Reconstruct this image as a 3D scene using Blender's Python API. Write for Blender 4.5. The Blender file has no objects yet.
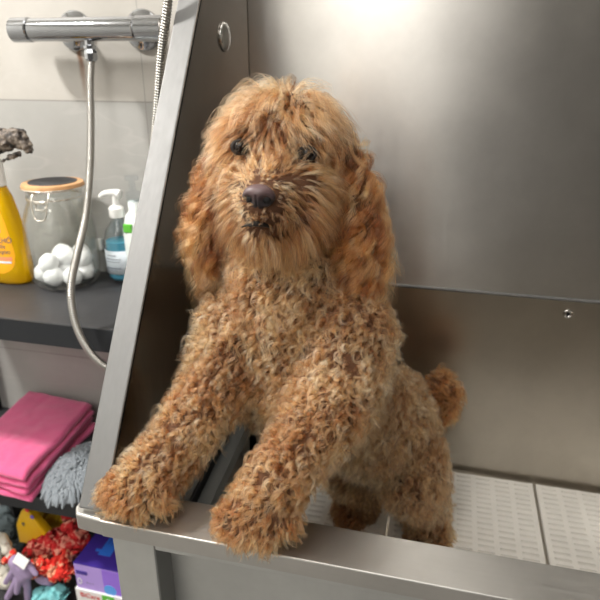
import bpy, bmesh, math, random
import numpy as np
from mathutils import Vector, Matrix, noise
random.seed(7); rng = np.random.default_rng(11)
sc = bpy.context.scene
COL = sc.collection
PI = math.pi

# ------------------------------------------------------------------ camera
F = 596.0; PITCH = math.radians(21.9); YAW = math.radians(13.9)
CAM = Vector((0, 0, 0.50))
FW = Vector((-math.sin(YAW)*math.cos(PITCH), math.cos(YAW)*math.cos(PITCH), -math.sin(PITCH)))
RT = Vector((math.cos(YAW), math.sin(YAW), 0)); UP = RT.cross(FW)
cd = bpy.data.cameras.new('camera'); cam = bpy.data.objects.new('camera', cd); COL.objects.link(cam)
cd.sensor_width = 36; cd.lens = 36*F/600; cd.clip_start = 0.02
cam.matrix_world = Matrix(((RT.x, UP.x, -FW.x, CAM.x), (RT.y, UP.y, -FW.y, CAM.y), (RT.z, UP.z, -FW.z, CAM.z), (0, 0, 0, 1)))
cd.dof.use_dof = True; cd.dof.focus_distance = 0.66; cd.dof.aperture_fstop = 8.0
sc.camera = cam

def at(u, v, y):                        # a point of the place seen in that direction, y metres away
    r = FW*F + RT*(u-300) + UP*(300-v)
    return CAM + r*((y-CAM.y)/r.y)
def atz(u, v, z):
    r = FW*F + RT*(u-300) + UP*(300-v)
    return CAM + r*((z-CAM.z)/r.z)
def px(P):                              # metres per pixel there
    return (P-CAM).dot(FW)/F

# ------------------------------------------------------------------ helpers
def link(name, data, mat=None, parent=None):
    o = bpy.data.objects.new(name, data); COL.objects.link(o)
    if mat is not None and hasattr(data, 'materials'):
        for m in (mat if isinstance(mat, (list, tuple)) else [mat]): data.materials.append(m)
    if parent is not None:
        o.parent = parent; o.matrix_parent_inverse = parent.matrix_basis.inverted()
    return o
def obj(name, bm, mat, parent=None, smooth=False):
    me = bpy.data.meshes.new(name); bm.to_mesh(me); bm.free()
    if smooth: me.shade_smooth()
    return link(name, me, mat, parent)
def thing(name, label, cat, loc, group=None):
    o = bpy.data.objects.new(name, None); COL.objects.link(o); o.empty_display_size = .05
    o.location = loc; return tag(o, label, cat, group)
def tag(o, label, cat, group=None):
    o['label'] = label; o['category'] = cat
    if group: o['group'] = group
    return o
def struct(o): o['kind'] = 'structure'; return o
def box(bm, x0, x1, y0, y1, z0, z1, bev=0, seg=2, rot=None):
    r = bmesh.ops.create_cube(bm, size=1)
    vs = r['verts']
    c = Vector(((x0+x1)/2, (y0+y1)/2, (z0+z1)/2))
    for v in vs:
        v.co = Vector((v.co.x*(x1-x0), v.co.y*(y1-y0), v.co.z*(z1-z0)))
        if rot is not None: v.co = rot @ v.co
        v.co += c
    if bev:
        es = list({e for v in vs for e in v.link_edges})
        bmesh.ops.bevel(bm, geom=es, offset=bev, segments=seg, profile=.5, affect='EDGES')
def bxo(name, dims, mat, parent=None, bev=0, seg=2, rot=None):
    bm = bmesh.new(); box(bm, *dims, bev=bev, seg=seg, rot=rot); return obj(name, bm, mat, parent)
def prism(bm, pts, axis, a, b):         # polygon pts in the other two axes, extruded along axis a..b
    def mk(p, t):
        return {'x': (t, p[0], p[1]), 'y': (p[0], t, p[1]), 'z': (p[0], p[1], t)}[axis]
    lo = [bm.verts.new(mk(p, a)) for p in pts]; hi = [bm.verts.new(mk(p, b)) for p in pts]
    n = len(pts)
    fs = [bm.faces.new(lo), bm.faces.new(hi[::-1])]
    for i in range(n): fs.append(bm.faces.new((lo[i], hi[i], hi[(i+1) % n], lo[(i+1) % n])))
    bmesh.ops.recalc_face_normals(bm, faces=fs)
    return lo+hi
def lathe(bm, prof, c, n=48, M=None, cap=True):
    rings = []
    for r, z in prof:
        ring = []
        for i in range(n):
            a = 2*PI*i/n; v = Vector((r*math.cos(a), r*math.sin(a), z))
            if M is not None: v = M @ v
            ring.append(bm.verts.new(v+Vector(c)))
        rings.append(ring)
    fs = []
    for A, B in zip(rings, rings[1:]):
        for i in range(n): fs.append(bm.faces.new((A[i], A[(i+1) % n], B[(i+1) % n], B[i])))
    if cap:
        fs.append(bm.faces.new(rings[0][::-1])); fs.append(bm.faces.new(rings[-1]))
    bmesh.ops.recalc_face_normals(bm, faces=fs)
def catmull(pts, n=12):
    P = [Vector(p) for p in pts]; P = [2*P[0]-P[1]]+P+[2*P[-1]-P[-2]]; out = []
    for i in range(1, len(P)-2):
        for k in range(n):
            t = k/n; a, b, c, d = P[i-1:i+3]
            out.append(.5*((2*b)+(c-a)*t+(2*a-5*b+4*c-d)*t*t+(3*b-a-3*c+d)*t**3))
    out.append(P[-2]); return out
def tube(bm, pts, rad, n=10, cap=True):
    pts = [Vector(p) for p in pts]; rings = []; prev = None
    for i, p in enumerate(pts):
        t = (pts[min(i+1, len(pts)-1)]-pts[max(i-1, 0)]).normalized()
        if prev is None:
            a = t.orthogonal().normalized()
        else:
            a = (prev-t*prev.dot(t)).normalized()
        prev = a; b = t.cross(a)
        r = rad(i/(len(pts)-1)) if callable(rad) else rad
        rings.append([bm.verts.new(p+(a*math.cos(2*PI*k/n)+b*math.sin(2*PI*k/n))*r) for k in range(n)])
    for A, B in zip(rings, rings[1:]):
        for i in range(n): bm.faces.new((A[i], A[(i+1) % n], B[(i+1) % n], B[i]))
    if cap: bm.faces.new(rings[0][::-1]); bm.faces.new(rings[-1])
def blob(name, caps, voxel, mat, parent=None, smooth=6, disp=None):   # one continuous skin round tapered capsules
    bm = bmesh.new()
    for a, b, ra, rb in caps:
        a = Vector(a); b = Vector(b); L = (b-a).length; n = max(1, int(L/(min(ra, rb)*.3))+1)
        for k in range(n+1):
            t = k/n
            bmesh.ops.create_icosphere(bm, subdivisions=3, radius=ra+(rb-ra)*t, matrix=Matrix.Translation(a.lerp(b, t)))
    me = bpy.data.meshes.new(name); bm.to_mesh(me); bm.free()
    o = bpy.data.objects.new(name, me); COL.objects.link(o)
    m = o.modifiers.new('r', 'REMESH'); m.mode = 'VOXEL'; m.voxel_size = voxel
    s = o.modifiers.new('s', 'SMOOTH'); s.factor = .6; s.iterations = smooth
    dg = bpy.context.evaluated_depsgraph_get(); dg.update()
    me2 = bpy.data.meshes.new_from_object(o.evaluated_get(dg))
    bpy.data.objects.remove(o); bpy.data.meshes.remove(me); me2.name = name
    if disp:
        for v in me2.vertices: v.co = v.co+disp(v.co, v.normal)
    me2.shade_smooth(); me2.materials.clear()
    return link(name, me2, mat, parent)

# ------------------------------------------------------------------ materials
def nt(name):
    m = bpy.data.materials.new(name); m.use_nodes = True; t = m.node_tree
    return m, t, t.nodes['Principled BSDF'], lambda ty, **k: mk(t, ty, k)
def mk(t, ty, k):
    n = t.nodes.new(ty)
    for a, b in k.items(): setattr(n, a, b)
    return n
def s2l(c): return tuple((x/255/12.92 if x/255 <= .04045 else ((x/255+.055)/1.055)**2.4) for x in c)+(1,)
def ramp(N, t, src, stops, interp='LINEAR'):
    r = N('ShaderNodeValToRGB'); r.color_ramp.interpolation = interp
    e = r.color_ramp.elements
    while len(e) < len(stops): e.new(.5)
    for el, (p, c) in zip(e, stops): el.position = p; el.color = c
    t.links.new(src, r.inputs[0]); return r.outputs[0]
def plain(name, rgb, rough=.5, metal=0, bump=0, bscale=50, spec=.5, trans=0, ior=1.45, coat=0, sheen=0, var=0, vscale=20, sub=0):
    m, t, b, N = nt(name); L = t.links
    b.inputs['Base Color'].default_value = s2l(rgb); b.inputs['Roughness'].default_value = rough
    b.inputs['Metallic'].default_value = metal; b.inputs['Specular IOR Level'].default_value = spec
    b.inputs['Transmission Weight'].default_value = trans; b.inputs['IOR'].default_value = ior
    b.inputs['Coat Weight'].default_value = coat; b.inputs['Sheen Weight'].default_value = sheen
    if sub:
        b.inputs['Subsurface Weight'].default_value = sub; b.inputs['Subsurface Scale'].default_value = .01
    tc = N('ShaderNodeTexCoord')
    if bump:
        n = N('ShaderNodeTexNoise'); n.inputs['Scale'].default_value = bscale; n.inputs['Detail'].default_value = 5
        L.new(tc.outputs['Object'], n.inputs['Vector'])
        bp = N('ShaderNodeBump'); bp.inputs['Strength'].default_value = bump; bp.inputs['Distance'].default_value = .002
        L.new(n.outputs[0], bp.inputs['Height']); L.new(bp.outputs[0], b.inputs['Normal'])
    if var:
        n = N('ShaderNodeTexNoise'); n.inputs['Scale'].default_value = vscale; n.inputs['Detail'].default_value = 4
        L.new(tc.outputs['Object'], n.inputs['Vector'])
        c = s2l(rgb); d = tuple(max(0, x*(1-var)) for x in c[:3])+(1,); e = tuple(min(1, x*(1+var)) for x in c[:3])+(1,)
        L.new(ramp(N, t, n.outputs[0], [(.3, d), (.7, e)]), b.inputs['Base Color'])
    return m
def steel(name, rgb=(168, 166, 162), rough=.3, brush=(3, 200, 200), bump=.02, dents=0, rv=.1, grime=.12, aniso=0, tan=(1, 0, 0)):
    m, t, b, N = nt(name); L = t.links
    b.inputs['Metallic'].default_value = 1
    tc = N('ShaderNodeTexCoord'); mp = N('ShaderNodeMapping'); mp.inputs['Scale'].default_value = brush
    L.new(tc.outputs['Object'], mp.inputs['Vector'])
    n = N('ShaderNodeTexNoise'); n.inputs['Scale'].default_value = 1; n.inputs['Detail'].default_value = 3
    L.new(mp.outputs[0], n.inputs['Vector'])
    g = N('ShaderNodeTexNoise'); g.inputs['Scale'].default_value = 6; g.inputs['Detail'].default_value = 5; g.inputs['Roughness'].default_value = .65
    L.new(tc.outputs['Object'], g.inputs['Vector'])
    c = s2l(rgb); d = tuple(x*(1-grime) for x in c[:3])+(1,)
    L.new(ramp(N, t, g.outputs[0], [(.35, d), (.65, c)]), b.inputs['Base Color'])
    a = N('ShaderNodeMath', operation='ADD'); L.new(n.outputs[0], a.inputs[0]); L.new(g.outputs[0], a.inputs[1])
    mr = N('ShaderNodeMapRange'); L.new(a.outputs[0], mr.inputs[0])
    mr.inputs[1].default_value = .7; mr.inputs[2].default_value = 1.3
    mr.inputs[3].default_value = rough-rv*.5; mr.inputs[4].default_value = rough+rv*.5
    L.new(mr.outputs[0], b.inputs['Roughness'])
    bp = N('ShaderNodeBump'); bp.inputs['Strength'].default_value = bump; bp.inputs['Distance'].default_value = .001
    L.new(n.outputs[0], bp.inputs['Height'])
    out = bp.outputs[0]
    if dents:
        q = N('ShaderNodeTexNoise'); q.inputs['Scale'].default_value = 3.2; q.inputs['Detail'].default_value = 0
        L.new(tc.outputs['Object'], q.inputs['Vector'])
        b2 = N('ShaderNodeBump'); b2.inputs['Strength'].default_value = dents; b2.inputs['Distance'].default_value = .02
        L.new(q.outputs[0], b2.inputs['Height']); L.new(out, b2.inputs['Normal']); out = b2.outputs[0]
    L.new(out, b.inputs['Normal'])
    if aniso:
        cx = N('ShaderNodeCombineXYZ')
        for i in range(3): cx.inputs[i].default_value = tan[i]
        b.inputs['Anisotropic'].default_value = aniso; L.new(cx.outputs[0], b.inputs['Tangent'])
    return m
M = {}
M['steel_back'] = steel('brushed_steel_back', (206, 203, 198), .30, (160, 160, 3), .0, dents=.03, rv=.03, aniso=.85, tan=(0, 0, 1))
M['steel_basin'] = steel('brushed_steel_basin', (196, 190, 180), .3, (3, 160, 160), .01, dents=.25, rv=.05)
M['steel_side'] = steel('brushed_steel_side', (182, 175, 168), .15, (160, 160, 3), .01, dents=.03)
M['steel_rim'] = steel('brushed_steel_rim', (196, 194, 190), .44, (4, 260, 260), .03, rv=.1, grime=.15)
M['steel_flange'] = steel('satin_steel_flange', (136, 136, 135), .6, (200, 60, 60), .03, grime=.1)
M['steel_dark'] = steel('dull_steel', (206, 208, 206), .45, (60, 60, 6), .02, grime=.15)
M['steel_rail'] = steel('grey_rail_steel', (118, 120, 118), .45, (60, 6, 60), .02, grime=.2)
M['chrome'] = plain('chrome', (172, 174, 177), .08, 1)
M['hose'] = plain('steel_hose', (172, 170, 165), .28, 1)
M['screw'] = plain('screw_steel', (190, 188, 184), .2, 1)
M['white_plastic'] = plain('white_grate_plastic', (236, 233, 226), .45, var=.03)
M['slot_shade'] = plain('grate_plastic_shaded', (222, 219, 213), .6)  # grate plastic repeated darker, shade of the slots in its colour
M['black_gap'] = plain('gap_shade_black', (14, 14, 14), .7)  # black painted for the dark inside slot and rivet hole
M['shelf'] = plain('black_ash_laminate', (52, 52, 54), .45, bump=.15, bscale=60, var=.25, vscale=8)
M['shelf_edge'] = plain('black_edge', (30, 33, 37), .5)
M['white_matte'] = plain('white_paint', (225, 224, 220), .7)
M['ceiling_paint'] = plain('ceiling_paint', (232, 231, 228), .9)
M['dark_stand_in'] = plain('dark_grey_stand_in', (98, 97, 96), .6)
M['floor_mat'] = plain('grey_floor_tile', (140, 137, 133), .5, bump=.05, bscale=20, var=.15, vscale=5)

def wall_material():
    m, t, b, N = nt('concrete_look_tile'); L = t.links
    tc = N('ShaderNodeTexCoord'); sep = N('ShaderNodeSeparateXYZ'); L.new(tc.outputs['Object'], sep.inputs[0])
    X, Z = sep.outputs['X'], sep.outputs['Z']
    n = N('ShaderNodeTexNoise'); n.inputs['Scale'].default_value = 5; n.inputs['Detail'].default_value = 8; n.inputs['Roughness'].default_value = .6
    L.new(tc.outputs['Object'], n.inputs['Vector'])
    mp = N('ShaderNodeMapping'); mp.inputs['Rotation'].default_value = (0, .7, 0); mp.inputs['Scale'].default_value = (2.2, 1, 9)
    L.new(tc.outputs['Object'], mp.inputs[0])
    v = N('ShaderNodeTexNoise'); v.inputs['Scale'].default_value = 1.1; v.inputs['Detail'].default_value = 3; L.new(mp.outputs[0], v.inputs['Vector'])
    up = ramp(N, t, n.outputs[0], [(.3, s2l((172, 168, 160))), (.7, s2l((188, 184, 177)))])
    lo = ramp(N, t, n.outputs[0], [(.3, s2l((156, 155, 151))), (.7, s2l((172, 171, 167)))])
    gt = N('ShaderNodeMath', operation='GREATER_THAN'); L.new(Z, gt.inputs[0]); gt.inputs[1].default_value = JZ
    mx = N('ShaderNodeMix', data_type='RGBA'); L.new(gt.outputs[0], mx.inputs[0]); L.new(lo, mx.inputs[6]); L.new(up, mx.inputs[7])
    vr = ramp(N, t, v.outputs[0], [(.485, (0, 0, 0, 1)), (.5, (1, 1, 1, 1)), (.515, (0, 0, 0, 1))])
    m2 = N('ShaderNodeMix', data_type='RGBA'); m2.inputs[7].default_value = s2l((190, 187, 182))
    sc_ = N('ShaderNodeMath', operation='MULTIPLY'); L.new(vr, sc_.inputs[0]); sc_.inputs[1].default_value = .25
    L.new(sc_.outputs[0], m2.inputs[0]); L.new(mx.outputs[2], m2.inputs[6])
    # joint lines every 0.6 m in height, 1.2 m in length
    def line(src, off, per, w):
        a = N('ShaderNodeMath', operation='SUBTRACT'); L.new(src, a.inputs[0]); a.inputs[1].default_value = off-per/2
        w_ = N('ShaderNodeMath', operation='PINGPONG'); L.new(a.outputs[0], w_.inputs[0]); w_.inputs[1].default_value = per/2
        g = N('ShaderNodeMath', operation='GREATER_THAN'); L.new(w_.outputs[0], g.inputs[0]); g.inputs[1].default_value = per/2-w
        return g.outputs[0]
    j = line(Z, JZ, .6, .0013); k = line(X, -.60, 1.2, .0008)
    mj = N('ShaderNodeMath', operation='MAXIMUM'); L.new(j, mj.inputs[0]); L.new(k, mj.inputs[1])
    m3 = N('ShaderNodeMix', data_type='RGBA'); m3.inputs[7].default_value = s2l((140, 137, 132))
    L.new(mj.outputs[0], m3.inputs[0]); L.new(m2.outputs[2], m3.inputs[6])
    # rust that ran down from behind the mixer's left rosette
    a0 = at(81, 46, WY); a1 = at(89, 102, WY)
    kx = (a1.x-a0.x)/(a1.z-a0.z)
    e = N('ShaderNodeMath', operation='MULTIPLY_ADD'); L.new(Z, e.inputs[0]); e.inputs[1].default_value = -kx; e.inputs[2].default_value = -(a0.x-kx*a0.z)
    d = N('ShaderNodeMath', operation='ADD'); L.new(X, d.inputs[0]); L.new(e.outputs[0], d.inputs[1])
    nn = N('ShaderNodeTexNoise'); nn.inputs['Scale'].default_value = 40; L.new(tc.outputs['Object'], nn.inputs['Vector'])
    dn = N('ShaderNodeMath', operation='MULTIPLY_ADD'); L.new(nn.outputs[0], dn.inputs[0]); dn.inputs[1].default_value = .01; L.new(d.outputs[0], dn.inputs[2])
    ab = N('ShaderNodeMath', operation='ABSOLUTE'); L.new(dn.outputs[0], ab.inputs[0])
    mr = N('ShaderNodeMapRange'); L.new(ab.outputs[0], mr.inputs[0]); mr.inputs[1].default_value = .002; mr.inputs[2].default_value = .009; mr.inputs[3].default_value = 1; mr.inputs[4].default_value = 0
    mz = N('ShaderNodeMapRange'); L.new(Z, mz.inputs[0]); mz.inputs[1].default_value = a1.z-.01; mz.inputs[2].default_value = a0.z-.01; mz.inputs[3].default_value = 0; mz.inputs[4].default_value = 1
    mm = N('ShaderNodeMath', operation='MULTIPLY'); L.new(mr.outputs[0], mm.inputs[0]); L.new(mz.outputs[0], mm.inputs[1])
    zt = N('ShaderNodeMath', operation='LESS_THAN'); L.new(Z, zt.inputs[0]); zt.inputs[1].default_value = a0.z+.03
    mm2 = N('ShaderNodeMath', operation='MULTIPLY'); L.new(mm.outputs[0], mm2.inputs[0]); L.new(zt.outputs[0], mm2.inputs[1])
    m4 = N('ShaderNodeMix', data_type='RGBA'); m4.inputs[7].default_value = s2l((120, 78, 42))
    L.new(mm2.outputs[0], m4.inputs[0]); L.new(m3.outputs[2], m4.inputs[6])
    L.new(m4.outputs[2], b.inputs['Base Color']); b.inputs['Roughness'].default_value = .5
    return m
WY = 1.14; JZ = at(78, 101, WY).z
M['tile'] = wall_material()

# ------------------------------------------------------------------ the room (rim of the tub is z = 0, floor z = -0.9)
FZ = -.90; CZ = 1.55; X0, X1, YF = -1.9, 2.2, -1.9
struct(bxo('floor', (X0-.1, X1+.1, YF-.1, WY+.1, FZ-.1, FZ), M['floor_mat']))
struct(bxo('ceiling', (X0-.1, X1+.1, YF-.1, WY+.1, CZ, CZ+.1), M['ceiling_paint']))
struct(bxo('wall_back', (X0, X1, WY, WY+.1, FZ, CZ), M['tile']))
struct(bxo('wall_left', (X0-.1, X0, YF, WY, FZ, CZ), M['white_matte']))
struct(bxo('wall_right', (X1, X1+.1, YF, WY, FZ, CZ), M['white_matte']))
struct(bxo('wall_front', (X0, X1, YF-.1, YF, FZ, CZ), M['white_matte']))
struct(bxo('figure_stand_in_1', (-.18, 1.35, YF, YF+.03, FZ, 1.15), M['dark_stand_in'], bev=.004))  # unseen slab added as the dark figure reflected in the back panel
struct(bxo('reflected_band_1', (X0, X1, YF, YF+.045, .15, .31), M['dark_stand_in']))  # unseen strip added for a dark band in the panel's reflection

def area(name, loc, size, power, col=(1, .97, .93), rot=(0, 0, 0), sy=None):
    l = bpy.data.lights.new(name, 'AREA'); l.energy = power; l.color = col; l.size = size
    if sy: l.shape = 'RECTANGLE'; l.size_y = sy
    o = bpy.data.objects.new(name, l); COL.objects.link(o); o.location = loc; o.rotation_euler = rot; return o
area('lamp_or_fill_light', (-1.45, .42, CZ-.03), .16, 44)
area('lamp_or_fill_light', (-.32, -.3, CZ-.03), .85, 17)
area('lamp_or_fill_light', (-.5, -1.45, CZ-.03), .6, 20)  # unseen fill, added to brighten the front wall and the dog's front
area('lamp_or_fill_light', (-.12, .88, CZ-.03), .6, 3)  # unseen fill, added to brighten the dog's back
w = bpy.data.worlds.new('room_air'); sc.world = w; w.use_nodes = True
w.node_tree.nodes['Background'].inputs[0].default_value = (.9, .93, 1, 1)
w.node_tree.nodes['Background'].inputs[1].default_value = .3

# ------------------------------------------------------------------ grooming tub
TX0, TX1 = -.36, .84; BY = 1.08; TF = -.31
tub = thing('grooming_tub', 'brushed stainless steel dog grooming tub with high back and slanted side panel', 'grooming tub', (.2, .8, FZ))
# side panel polygon (y, z)
sl = (.871-.505)/(.579-.03)
def sy_(z): return .505+sl*(z-.03)
bm = bmesh.new(); prism(bm, [(BY+.012, TF), (BY+.012, .76), (sy_(.76), .76), (sy_(.003)+.002, .003), (.545, .003), (.545, TF)], 'x', TX0-.004, TX0)
obj('side_panel', bm, M['steel_side'], tub)
bm = bmesh.new(); prism(bm, [(BY+.012, TF), (BY+.012, .76), (sy_(.76), .76), (sy_(.003)+.002, .003), (.545, .003), (.545, TF)], 'x', TX1, TX1+.004)
obj('side_panel', bm, M['steel_side'], tub)
for x0, x1 in ((TX0-.034, TX0), (TX1, TX1+.034)):
    bm = bmesh.new()
    d = Vector((0, sl, 1)).normalized(); nrm = Vector((0, 1, -sl)).normalized()
    a = Vector((0, sy_(.004), .004)); b = Vector((0, sy_(.76), .76))
    pr = [(a.y, a.z), (b.y, b.z), (b.y+nrm.y*.008, b.z+nrm.z*.008), (a.y+nrm.y*.008, a.z+nrm.z*.008)]
    vs = prism(bm, pr, 'x', x0, x1)
    bmesh.ops.bevel(bm, geom=list(bm.edges), offset=.0025, segments=3, profile=.5, affect='EDGES')
    obj('side_flange', bm, M['steel_flange'], tub)
# back splash sheet, its folded lower edge, and the basin wall under it
bxo('back_panel', (TX0+.001, TX1, BY, BY+.01, .104, .95), M['steel_back'], tub)
bxo('back_panel_fold', (TX0+.001, TX1, BY-.004, BY+.01, .099, .1045), M['steel_flange'], tub, bev=.0015)
bxo('basin_back_wall', (TX0+.001, TX1, BY+.006, BY+.02, TF, .1), M['steel_basin'], tub)
bxo('basin_floor', (TX0, TX1, .53, BY+.01, TF-.006, TF), M['steel_basin'], tub)
bxo('basin_front_wall', (TX0, TX1, .531, .536, TF, -.004), M['steel_basin'], tub)
# front rim: rolled tube-like edge
bm = bmesh.new(); box(bm, TX0+.0, TX1+.04, .478, .536, -.023, 0, bev=.0016, seg=2)
obj('front_rim', bm, M['steel_rim'], tub)
bm = bmesh.new(); vs = prism(bm, [(-.404, .496), (-.396, .484), (-.36, .481), (-.36, .60), (-.404, .60)], 'z', -.026, -.0025)
bmesh.ops.bevel(bm, geom=list(bm.edges), offset=.003, segments=3, profile=.5, affect='EDGES')
obj('rim_corner', bm, M['steel_rim'], tub)
# post, apron, cross folds
def post(x0, x1, y0, y1): bxo('leg', (x0, x1, y0, y1, FZ, -.0225), M['steel_dark'], tub, bev=.0015)
post(-.352, -.298, .486, .525); post(.78, .834, .486, .525); post(-.352, -.30, 1.03, 1.08); post(.78, .834, 1.03, 1.08)
bxo('leg_fold', (-.2985, -.2955, .4855, .527, FZ, -.0225), M['steel_flange'], tub, bev=.001)
bxo('apron', (-.30, .78, .520, .528, -.60, -.006), M['steel_dark'], tub)
bxo('apron_fold', (-.295, .78, .483, .52, -.034, -.0235), M['steel_dark'], tub, bev=.002)
# slot and support rail low on the left side wall
ang = math.atan2(.041, .271)
R = Matrix.Rotation(ang, 3, 'X')
bxo('slot', (-.3605, -.357, .54, 1.07, -.169, -.151), M['black_gap'], tub, rot=R)  # surface strip, blackened as the shade inside the slot
bxo('support_rail', (-.36, -.332, .54, 1.07, -.196, -.171), M['steel_rail'], tub, bev=.002, rot=R)
bxo('support_rail', (-.336, -.331, .54, 1.07, -.190, -.165), M['steel_rail'], tub, bev=.001, rot=R)
bxo('side_step', (-.36, -.31, .54, .87, -.304, -.25), M['steel_dark'], tub, bev=.003)
# round bolt cap on the side panel, screw in the back
bc = at(224, 37, 0.96); bc = Vector((TX0, .96, .534))
bm = bmesh.new(); lathe(bm, [(.0215, 0), (.0215, .002), (.019, .0045), (.012, .006), (.002, .0065)], bc, 32, Matrix.Rotation(PI/2, 3, 'Y'))
obj('bolt_cap', bm, M['screw'], tub, True)
sp = at(568, 314, BY+.006); RX = Matrix.Rotation(PI/2, 3, 'X')
bm = bmesh.new(); lathe(bm, [(.009, -.001), (.0085, .0015), (.006, .002), (.0045, .001), (.003, -.003), (.0005, -.003)], sp, 24, RX)
rv = obj('rivet', bm, M['screw'], tub, True)
bm = bmesh.new(); lathe(bm, [(.0032, .0011), (.0005, .0013)], sp, 16, RX); obj('rivet_hole', bm, M['black_gap'], tub)  # disc blackened as the shade in the hole

# white slotted floor grates
def grate(x0, x1, label):
    y0, y1, z0, z1 = .545, BY-.008, TF+.0005, -.30
    t = thing('floor_grate', label, 'floor grate', ((x0+x1)/2, (y0+y1)/2, z0), 'white slatted floor grates in the tub')
    bxo('web', (x0+.001, x1-.001, y0+.001, y1-.001, z0, z1-.0025), M['slot_shade'], t)
    bm = bmesh.new(); nc = 7; w_ = (x1-x0)
    for i in range(nc+1):
        xc = x0+.006+i*(w_-.012)/nc; box(bm, xc-.0045, xc+.0045, y0, y1, z0, z1)
    nr = 36
    for i in range(nr+1):
        yc = y0+.005+i*(y1-y0-.010)/nr; hw = .0042 if i % 1 == 0 else .002
        box(bm, x0+.002, x1-.002, yc-hw, yc+hw, z0, z1-.0002)
        if i < nr:
            ym = yc+.5*(y1-y0-.010)/nr; box(bm, x0+.002, x1-.002, ym-.0006, ym+.0006, z0, z1-.001)
    obj('slats', bm, M['white_plastic'], t)
grate(-.325, -.0535, 'white slotted plastic floor grate under the dog, left of the seam between its hind feet')
grate(-.050, .2235, 'white slotted plastic floor grate under the dog\'s nearer hind foot, middle of the row')
grate(.2275, .501, 'white slotted plastic floor grate at the right edge of the tub floor')

# ------------------------------------------------------------------ shelf unit
SX0, SX1 = -1.10, -.43; S1, S2, S3 = .055, -.357, -.70
shelf = thing('shelving_unit', 'black open shelving unit against the tiled wall left of the tub', 'shelf', (-.76, 1.0, FZ))
for z, th in ((S1, .045), (S2, .04), (S3, .04)):
    b_ = bxo('shelf_board', (SX0, SX1, .855, WY-.002, z-th, z), M['shelf'], shelf, bev=.0015)
    bxo('edge_band', (SX0, SX1, .852, .8545, z-th, z-.0005), M['shelf_edge'], b_)
for x0, x1 in ((SX0-.04, SX0), (SX1, SX1+.02)):
    for y0, y1 in ((.86, .90), (WY-.042, WY-.002)):
        bxo('post', (x0, x1, y0, y1, FZ, S1-.0), M['shelf_edge'], shelf, bev=.001)

# ------------------------------------------------------------------ shower mixer and hose
BYm = 1.078
pl = at(13, 28, BYm); pr_ = at(165, 30.5, BYm); zc = (pl.z+pr_.z)/2
mixer = thing('shower_mixer', 'chrome thermostatic shower mixer bar on the tiled wall', 'shower mixer', ((pl.x+pr_.x)/2, BYm, zc))
RY = Matrix.Rotation(PI/2, 3, 'Y'); RXb = Matrix.Rotation(-PI/2, 3, 'X')
bx0, bx1 = pl.x+.04, pr_.x-.055; r0 = .0215
def barpart(name, a, b, r, knurl=False):
    bm = bmesh.new(); lathe(bm, [(r-.002, 0), (r, .002), (r, b-a-.002), (r-.002, b-a)], (a, BYm, zc), 40, RY)
    o = obj(name, bm, M['chrome'], mixer); o.data.shade_smooth()
    o.data.set_sharp_from_angle(angle=.6); return o
barpart('bar', bx0, bx1, r0-.001)
barpart('flow_handle', pl.x, bx0-.0008, r0+.0005)
barpart('temperature_handle', bx1+.0008, pr_.x, r0+.0005)
for u in (75, 143):
    e = at(u, 29, WY-.004)
    bm = bmesh.new(); lathe(bm, [(.037, -.002), (.037, .003), (.034, .007), (.016, .009), (.015, .05)], (e.x, WY-.002, zc), 36, Matrix.Rotation(PI/2, 3, 'X'))
    obj('wall_rosette', bm, M['chrome'], mixer).data.shade_smooth()
hx = at(90, 45, BYm).x
bm = bmesh.new(); lathe(bm, [(.009, .0), (.009, -.008), (.0125, -.009), (.0125, -.014), (.0105, -.016), (.0125, -.022), (.0125, -.032), (.009, -.036)], (hx, BYm, zc-r0+.003), 8)
obj('hose_nut', bm, M['chrome'], mixer)
path = [(hx, BYm, zc-r0-.03), at(90.5, 85, 1.07), at(91, 120, 1.05), at(90, 170, 1.0), at(86, 215, .95), at(77, 255, .88), at(71, 290, .84), at(76, 325, .83),
        at(90, 352, .83), at(108, 368, .84), at(124, 370, .86), at(140, 345, .89), at(150, 290, .90), at(152, 220, .89), at(153, 160, .88), at(157, 115, .87), at(161, 60, .86), at(168, 0, .85), at(173, -60, .86), at(174, -160, .9), at(170, -260, .95)]
cp = catmull(path, 40)
# even steps so the ribs of the hose stay regular
acc = [0]
for a, b in zip(cp, cp[1:]): acc.append(acc[-1]+(b-a).length)
step = .0009; ev = []; j = 0; s = 0
while s < acc[-1]:
    while acc[j+1] < s: j += 1
    t_ = (s-acc[j])/max(1e-9, acc[j+1]-acc[j]); ev.append(cp[j].lerp(cp[j+1], t_)); s += step
n_ = len(ev); bm = bmesh.new(); tube(bm, ev, lambda q: .0066+.0007*math.sin(q*(n_-1)*2*PI/4.4), 12)
ho = obj('shower_hose', bm, M['hose'], None, True); tag(ho, 'ribbed metal shower hose hanging in a loop below the mixer bar', 'shower hose')

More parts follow.
